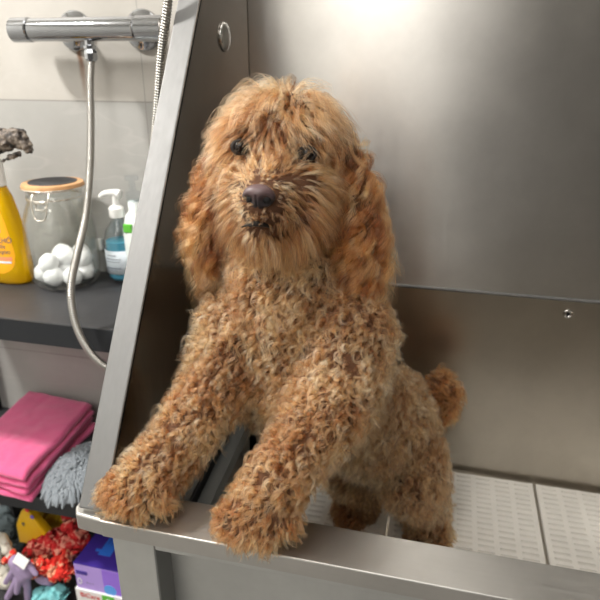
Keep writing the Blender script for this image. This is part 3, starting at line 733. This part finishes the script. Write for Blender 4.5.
def arr(v): return np.array(v, dtype=float)
A = arr([c[0][:] for c in DOG]); B = arr([c[1][:] for c in DOG]); RA = arr([c[2] for c in DOG]); RB = arr([c[3] for c in DOG])
REG = [c[4] for c in DOG]
me = body.data; me.calc_loop_triangles()
nv = len(me.vertices); V = np.empty(nv*3); me.vertices.foreach_get('co', V); V = V.reshape(-1, 3)
bw = body.matrix_world.copy()
V = V  # body keeps world coordinates (parent inverse)
VN = np.empty(nv*3); me.vertices.foreach_get('normal', VN); VN = VN.reshape(-1, 3)
T = np.empty(len(me.loop_triangles)*3, dtype=np.int32); me.loop_triangles.foreach_get('vertices', T); T = T.reshape(-1, 3)
def unit(a): return a/np.maximum(np.linalg.norm(a, axis=-1, keepdims=True), 1e-9)
def nearest(P):
    best = np.full(len(P), 1e9); idx = np.zeros(len(P), int)
    for i in range(len(A)):
        ab = B[i]-A[i]; t = np.clip(((P-A[i])@ab)/(ab@ab), 0, 1)
        d = np.linalg.norm(P-(A[i]+t[:, None]*ab), axis=1)-(RA[i]+(RB[i]-RA[i])*t)
        m_ = d < best; best[m_] = d[m_]; idx[m_] = i
    return idx
tri = V[T]; ar = .5*np.linalg.norm(np.cross(tri[:, 1]-tri[:, 0], tri[:, 2]-tri[:, 0]), axis=1)
N0 = int(ar.sum()*90000)          # candidate locks
ti = rng.choice(len(T), N0, p=ar/ar.sum()); u = rng.random((N0, 2)); fl = u.sum(1) > 1; u[fl] = 1-u[fl]
Pt = tri[ti, 0]+(tri[ti, 1]-tri[ti, 0])*u[:, :1]+(tri[ti, 2]-tri[ti, 0])*u[:, 1:]
Nn = unit(VN[T[ti, 0]]*(1-u.sum(1, keepdims=True))+VN[T[ti, 1]]*u[:, :1]+VN[T[ti, 2]]*u[:, 1:])
near = nearest(Pt)
reg = np.array(REG)[near]
print('body area', ar.sum(), 'locks', N0)
E3 = np.eye(3)
def nz(P, k, s):                    # smooth pseudo-noise field, 3 components
    q = P*k+s
    return np.stack([np.sin(q[:, 0]*1.3+2*np.sin(q[:, 1]*.9+s))+np.sin(q[:, 2]*1.7+s*2), np.sin(q[:, 1]*1.5+2*np.sin(q[:, 2]*1.1))+np.sin(q[:, 0]*1.9+s), np.sin(q[:, 2]*1.4+2*np.sin(q[:, 0]*1.2))+np.sin(q[:, 1]*1.6-s)], 1)*.5
LIPS = [arr(at(*q)) for q in ((238, 230, .596), (247, 225, .584), (257, 222.5, .576), (267, 226, .583), (278, 231, .595))]
nose = arr(NOSE); crown = arr(at(288, 92, .70)); eyes = [arr(e) for e in EYES]

# style: density share, length, lift(normal), comb, noise, curl radius, turns, hairs, hair radius, spread, length jitter
ST = {
 'torso':      dict(den=.46, L=.0205, lift=.78, nz=.80, cr=.0036, turns=1.25, n=13, sp=.0016, h=.00019),
 'thigh':      dict(den=.46, L=.0190, lift=.72, nz=.75, cr=.0034, turns=1.2, n=13, sp=.0016, h=.00019),
 'arm':        dict(den=.50, L=.0180, lift=.72, nz=.70, cr=.0033, turns=1.15, n=13, sp=.0015, h=.00018),
 'paw':        dict(den=.60, L=.0155, lift=.58, nz=.45, cr=.0026, turns=1.0, n=12, sp=.0012, h=.00017),
 'skull':      dict(den=.50, L=.032, lift=.40, nz=.40, cr=.0036, turns=.75, n=15, sp=.0019, h=.00016),
 'face':       dict(den=.62, L=.029, lift=.34, nz=.20, cr=.0020, turns=.6, n=13, sp=.0016, h=.00014),
 'ear':        dict(den=.24, L=.047, lift=.18, nz=.24, cr=.0056, turns=1.7, n=28, sp=.0017, h=.00020),
 'tail':       dict(den=.60, L=.022, lift=.55, nz=.5, cr=.0040, turns=1.0, n=11, sp=.0014, h=.00017),
}
MAP = {'torso': 'torso', 'neck': 'torso', 'upper_arm': 'torso', 'arm_left': 'arm', 'arm_right': 'arm', 'paw_left': 'paw', 'paw_right': 'paw', 'thigh': 'thigh', 'shank': 'arm',
       'shank_far': 'arm', 'hind_paw': 'paw', 'paw_far': 'paw', 'tail': 'tail', 'skull': 'skull', 'brow': 'face', 'cheek': 'face', 'muzzle': 'face', 'jaw': 'face', 'ear_left': 'ear', 'ear_right': 'ear'}
style = np.array([MAP[r] for r in reg])
def comb_field(P, nrm, rg, ix):
    c = np.tile(arr((0, -.25, -1.)), (len(P), 1))
    limb = np.isin(rg, ['upper_arm', 'arm_left', 'arm_right', 'paw_left', 'paw_right', 'thigh', 'shank', 'shank_far', 'hind_paw', 'paw_far', 'tail'])
    ax = unit(B-A)[ix]; c[limb] = ax[limb]+arr((0, 0, -.35))
    k = rg == 'skull'; c[k] = unit(P[k]-crown)*1.0+arr((0, -.25, -.35))
    fc = np.isin(rg, ['cheek', 'muzzle', 'jaw'])
    d = P[fc]-nose; c[fc] = unit(d)*1.0+arr((0, .1, -.55))*np.clip(np.linalg.norm(d, axis=1, keepdims=True)/.05, .3, 1)
    # bridge of the nose: hair fans up between the eyes
    br = fc & (P[:, 2] > nose[2]+.012) & (np.abs(P[:, 0]-nose[0]-.006) < .035)
    d = P[br]-nose; c[br] = unit(d*arr((1.5, .6, 1.)))*1.1+arr((0, -.15, .3))
    bw_ = rg == 'brow'; c[bw_] = arr((0, -.6, -.35))+unit(P[bw_]-arr(at(274, 130, .66)))*arr((.9, 0, .3))
    er = np.isin(rg, ['ear_left', 'ear_right']); c[er] = arr((0, -.05, -1.))
    return unit(c)
def fur(name, mask, parent, K=10, dens=1.0):
    sel = []
    for s in np.unique(style[mask]):
        i = np.nonzero(mask & (style == s))[0]; i = i[rng.random(len(i)) < ST[s]['den']*dens]; sel.append(i)
    sel = np.concatenate(sel); P = Pt[sel]; nrm = Nn[sel]; rg = reg[sel]; stl = style[sel]
    g = lambda k: np.array([ST[s][k] for s in stl], dtype=float)
    L = g('L')*rng.uniform(.7, 1.2, len(sel)); lift = g('lift'); nzv = g('nz'); cr = g('cr')*rng.uniform(.7, 1.3, len(sel)); tu = g('turns')*rng.uniform(.7, 1.3, len(sel)); sp = g('sp')
    isE = stl == 'ear'; lift = lift*np.where(isE, rng.uniform(.2, 1.45, len(sel)), rng.uniform(.65, 1.35, len(sel)))
    nh = g('n').astype(int); hr = g('h')
    # shorter round the nose and eyes; longer beard
    dn = np.linalg.norm(P-nose, axis=1); face = stl == 'face'
    L[face] *= np.clip((dn[face]-.006)/.045, .24, 1.15)
    keep = ~(face & (dn < .0095))
    for e in eyes:
        de = np.linalg.norm(P-e, axis=1); keep &= de > (.0125 if e[0] > -.155 else .0105); L *= np.where((de < .026) & (P[:, 2] < e[2]+.003), np.clip(de/.026, .4, 1), 1)*np.where((de < .032) & (P[:, 2] >= e[2]+.003), .68, 1)
    jaw = (rg == 'jaw'); L[jaw] *= 1.1
    # the mouth opening stays clear of hair
    for a_, b_ in zip(LIPS, LIPS[1:]):
        ab = b_-a_; tt = np.clip(((P-a_)@ab)/(ab@ab), 0, 1); dm = np.linalg.norm(P-(a_+tt[:, None]*ab), axis=1); keep &= ~(face & (dm < .0034))
        L *= np.where(face & (dm < .018) & (P[:, 2] > a_[2]), .72, 1)
    tf = np.linalg.norm(P-arr(at(295, 96, .69)), axis=1); L *= np.where(tf < .014, 1.35, 1)
    top = (rg == 'skull') & (P[:, 2] > crown[2]-.035); L[top] *= 1.15; lift = np.where(top, .75, lift)
    # ears: hair at the tip longest
    cmb = comb_field(P, nrm, rg, near[sel]); cmb = cmb-nrm*(cmb*nrm).sum(1, keepdims=True)*np.where(face | (stl == 'skull'), .8, .6)[:, None]
    f1 = nz(P, 55, 1.3); f2 = rng.normal(size=P.shape)*.45
    d = unit(cmb+nrm*lift[:, None]*.8+(f1*.55+f2)*nzv[:, None])
    # clump-level arrays expanded to hairs
    rep = np.repeat(np.arange(len(sel)), nh); H = len(rep)
    e1 = unit(np.cross(d, rng.normal(size=d.shape))); e2 = np.cross(d, e1); ph = rng.uniform(0, 2*PI, len(sel))
    gdir = arr((0, 0, -1.)); drop = np.where(stl == 'ear', .35, np.where(face, .30, .35))
    s = np.linspace(0, 1, K)[None, :, None]
    r0 = rng.normal(size=(H, 3)); n_h = nrm[rep]; r0 -= n_h*(r0*n_h).sum(1, keepdims=True); r0 = unit(r0)*np.sqrt(rng.random((H, 1)))*sp[rep][:, None]
    Lh = (L[rep]*rng.uniform(.78, 1.08, H))[:, None, None]
    base = P[rep][:, None, :]-n_h[:, None, :]*.0015+r0[:, None, :]*(1-.62*s)
    line = d[rep][:, None, :]*s*Lh
    lf = n_h[:, None, :]*(lift[rep][:, None, None]*.30*Lh*np.sin(PI*np.minimum(s, 1)*.8)) + gdir*(drop[rep][:, None, None]*Lh*s**2)
    an = ph[rep][:, None, None]+2*PI*tu[rep][:, None, None]*s*(1+.0*s)+rng.normal(size=(H, 1, 1))*.28
    ca = (cr[rep]*rng.uniform(.8, 1.2, H))[:, None, None]*np.minimum(1, s*2.6)
    curl = (e1[rep][:, None, :]*(np.cos(an)-np.cos(an[:, :1]))+e2[rep][:, None, :]*(np.sin(an)-np.sin(an[:, :1])))*ca
    fly = rng.normal(size=(H, 1, 3))*.045*Lh*s**1.5
    W = base+line+lf+curl+fly
    kp = keep[rep]
    W = W[kp]; rep = rep[kp]; H = len(W)
    # nothing sinks into the rim, the wall or the tub floor
    x, y, z = W[..., 0], W[..., 1], W[..., 2]
    onrim = (y > .476) & (y < .540); z[onrim & (z < .0012)] = .0012+rng.random((onrim & (z < .0012)).sum())*.002
    z[(y >= .540) & (z < -.2985)] = -.2985
    y[(y > 1.07)] = 1.07
    x[(x < TX0+.001) & (y > .56)] = TX0+.001
    hc_ = bpy.data.hair_curves.new(name); hc_.add_curves([K]*H)
    hc_.attributes['position'].data.foreach_set('vector', W.astype(np.float32).ravel())
    ra = hc_.attributes.get('radius') or hc_.attributes.new('radius', 'FLOAT', 'POINT')
    tp = np.linspace(1, .35, K)[None, :]
    ra.data.foreach_set('value', (hr[rep][:, None]*tp*np.ones((H, 1))).astype(np.float32).ravel())
    # coat colour: 0 = deep ginger, 1 = pale gold
    cl_t = np.clip(.5+.22*nz(P, 38, 4.)[:, 0]*.7+rng.normal(size=len(P))*.30, 0, 1)[rep]
    cl_t = np.clip(cl_t-np.where(np.isin(stl, ['ear', 'tail']), .08, 0)[rep]+np.where(isE | face | (stl == 'skull'), rng.normal(size=len(P))*.2, 0)[rep], 0, 1)
    tint = np.clip(cl_t+rng.normal(size=H)*.07, 0, 1)
    t1 = hc_.attributes.new('tint', 'FLOAT', 'CURVE'); t1.data.foreach_set('value', tint.astype(np.float32))
    red = np.where(np.isin(stl, ['ear', 'tail']), .9, np.where(stl == 'paw', .7, np.where(np.isin(stl, ['skull', 'face']), .5, np.where(stl == 'arm', .35, .12))))
    red = np.where(rg == 'jaw', .1, red)
    t2 = hc_.attributes.new('ginger', 'FLOAT', 'CURVE'); t2.data.foreach_set('value', np.clip(red[rep]+rng.normal(size=H)*.08, 0, 1).astype(np.float32))
    fr = np.isin(rg, ['shank_far', 'paw_far', 'hind_paw']) ; t3 = hc_.attributes.new('brown_mix', 'FLOAT', 'CURVE'); t3.data.foreach_set('value', np.where(fr[rep], .6, 0).astype(np.float32))  # hind feet and far shank mix towards dark brown
    pass
    return link(name, hc_, M['fur'], parent)

def fur_material():
    m = bpy.data.materials.new('curly_apricot_fur'); m.use_nodes = True; t = m.node_tree; L = t.links
    for n in list(t.nodes):
        if n.type == 'BSDF_PRINCIPLED': t.nodes.remove(n)
    N = lambda ty, **k: mk(t, ty, k)
    out = [n for n in t.nodes if n.type == 'OUTPUT_MATERIAL'][0]
    h = N('ShaderNodeBsdfHairPrincipled'); h.parametrization = 'COLOR'
    at_ = N('ShaderNodeAttribute'); at_.attribute_name = 'tint'
    ag = N('ShaderNodeAttribute'); ag.attribute_name = 'ginger'
    aw = N('ShaderNodeAttribute'); aw.attribute_name = 'brown_mix'
    c1 = ramp(N, t, at_.outputs['Fac'], [(0, s2l((96, 60, 35))), (.5, s2l((164, 116, 74))), (1, s2l((232, 194, 146)))])
    c2 = ramp(N, t, at_.outputs['Fac'], [(0, s2l((94, 48, 22))), (.5, s2l((166, 96, 48))), (1, s2l((230, 168, 106)))])
    mx = N('ShaderNodeMix', data_type='RGBA'); L.new(ag.outputs['Fac'], mx.inputs[0]); L.new(c1, mx.inputs[6]); L.new(c2, mx.inputs[7])
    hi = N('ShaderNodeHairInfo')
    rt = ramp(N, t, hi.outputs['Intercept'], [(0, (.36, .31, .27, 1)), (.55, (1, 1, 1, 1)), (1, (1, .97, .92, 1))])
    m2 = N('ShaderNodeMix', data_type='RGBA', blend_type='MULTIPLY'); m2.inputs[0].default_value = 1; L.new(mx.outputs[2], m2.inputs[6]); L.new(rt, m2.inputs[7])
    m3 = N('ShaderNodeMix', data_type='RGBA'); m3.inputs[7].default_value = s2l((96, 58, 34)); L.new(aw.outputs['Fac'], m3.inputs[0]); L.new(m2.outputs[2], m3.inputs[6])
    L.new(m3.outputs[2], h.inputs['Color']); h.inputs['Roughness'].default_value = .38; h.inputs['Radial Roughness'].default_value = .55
    L.new(h.outputs[0], out.inputs['Surface']); return m
M['fur'] = fur_material()
isin = lambda *r: np.isin(reg, r)
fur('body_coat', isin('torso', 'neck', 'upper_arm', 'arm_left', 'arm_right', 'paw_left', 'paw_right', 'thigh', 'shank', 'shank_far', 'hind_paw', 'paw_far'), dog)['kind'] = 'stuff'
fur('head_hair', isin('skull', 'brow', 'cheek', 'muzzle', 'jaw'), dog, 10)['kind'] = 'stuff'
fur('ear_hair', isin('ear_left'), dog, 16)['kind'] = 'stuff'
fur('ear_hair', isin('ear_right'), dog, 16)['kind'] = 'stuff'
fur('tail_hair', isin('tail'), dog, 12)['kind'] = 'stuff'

# nose, eyes, lips
m, t, b, N = nt('nose_leather'); tc = N('ShaderNodeTexCoord'); sp_ = N('ShaderNodeSeparateXYZ'); t.links.new(tc.outputs['Object'], sp_.inputs[0])
mr = N('ShaderNodeMapRange'); t.links.new(sp_.outputs['Z'], mr.inputs[0]); mr.inputs[1].default_value = NOSE.z-.003; mr.inputs[2].default_value = NOSE.z+.010
t.links.new(ramp(N, t, mr.outputs[0], [(0, s2l((34, 27, 30))), (1, s2l((96, 74, 74)))]), b.inputs['Base Color']); b.inputs['Roughness'].default_value = .45
M['nose'] = m
M['nostril'] = plain('nostril_black', (10, 8, 9), .6)
M['eye'] = plain('dark_brown_eye', (22, 12, 8), .1, spec=.35)
M['lid'] = plain('shaded_eyelid', (30, 20, 16), .7)  # lid ring, darkened further for the shade under the brow hair
M['lip'] = plain('black_lip', (26, 20, 20), .5)
FD = (NOSE-at(283, 165, .69)); FD.z *= .35; FD = FD.normalized()          # the way the head faces
SD = FD.cross(Vector((0, 0, 1))).normalized(); SD = -SD if SD.x < 0 else SD; UD = SD.cross(FD).normalized(); UD = -UD if UD.z < 0 else UD
bm = bmesh.new(); bmesh.ops.create_icosphere(bm, subdivisions=5, radius=1)
for v in bm.verts:
    x, y, z = v.co           # x side, y forward, z up
    wd = .0172*(1-.28*max(0, -z)**1.3+.0*z); hg = .0135
    nx = x*wd; nz_ = z*hg; ny = y*.012
    ny += .0015*max(0, z)
    for s_ in (-1, 1):
        dx = (nx-s_*.0088)/.0048; dz = (nz_+.0014+.0)/.0046
        g_ = math.exp(-(dx*dx+dz*dz)); ny -= .0062*g_*(y > 0)
        dx = (nx-s_*.0145)/.0032; dz = (nz_+.0040)/.0022; ny -= .0035*math.exp(-(dx*dx+dz*dz))*(y > 0)
    ny -= .0020*math.exp(-(nx/.0009)**2)*(z < .35)*(y > 0)
    v.co = NOSE+SD*nx+FD*ny+UD*nz_
no = obj('nose', bm, M['nose'], dog, True)
for s_ in (-1, 1):
    bm = bmesh.new(); bmesh.ops.create_icosphere(bm, subdivisions=3, radius=1)
    c = NOSE+SD*(s_*.0086)+FD*.0050+UD*(-.0012)
    for v in bm.verts: v.co = c+SD*v.co.x*.0046+FD*v.co.y*.0022+UD*v.co.z*.0042
    obj('nostril', bm, M['nostril'], no, True)
for e in EYES:
    bm = bmesh.new(); bmesh.ops.create_uvsphere(bm, u_segments=24, v_segments=16, radius=.0080); bmesh.ops.translate(bm, verts=bm.verts, vec=e)
    dv = (CAM-e).normalized(); b2 = bmesh.new(); lathe(b2, [(.0115, -.006), (.0112, .001), (.0098, .0038), (.0074, .0046), (.0070, .0020)], e, 28, dv.to_track_quat('Z', 'Y').to_matrix().to_4x4().to_3x3() @ Matrix.Diagonal((1, .8, 1)))
    obj('eyelid', b2, M['lid'], dog, True)
    obj('eye', bm, M['eye'], dog, True)
bm = bmesh.new()
lp = [at(242, 227, .587), at(249, 224.5, .579), at(257, 223, .573), at(265, 225, .578), at(273, 228.5, .587)]
tube(bm, catmull(lp, 8), lambda q: .0036*math.sin(PI*min(max(q, .08), .92)), 10)
tube(bm, [at(257.5, 209, .566), at(257.5, 222, .571)], .0013, 8)
obj('lips', bm, M['lip'], dog, True)
# ------------------------------------------------------------------ look
sc.view_settings.view_transform = 'Standard'; sc.view_settings.look = 'None'; sc.view_settings.gamma = 1
sc.view_settings.use_curve_mapping = False
sc.view_settings.exposure = -0.02
sc.cycles.max_bounces = 12; sc.cycles.transmission_bounces = 10; sc.cycles.transparent_max_bounces = 12
sc.cycles.use_denoising = True
sc.cycles.sample_clamp_indirect = 6
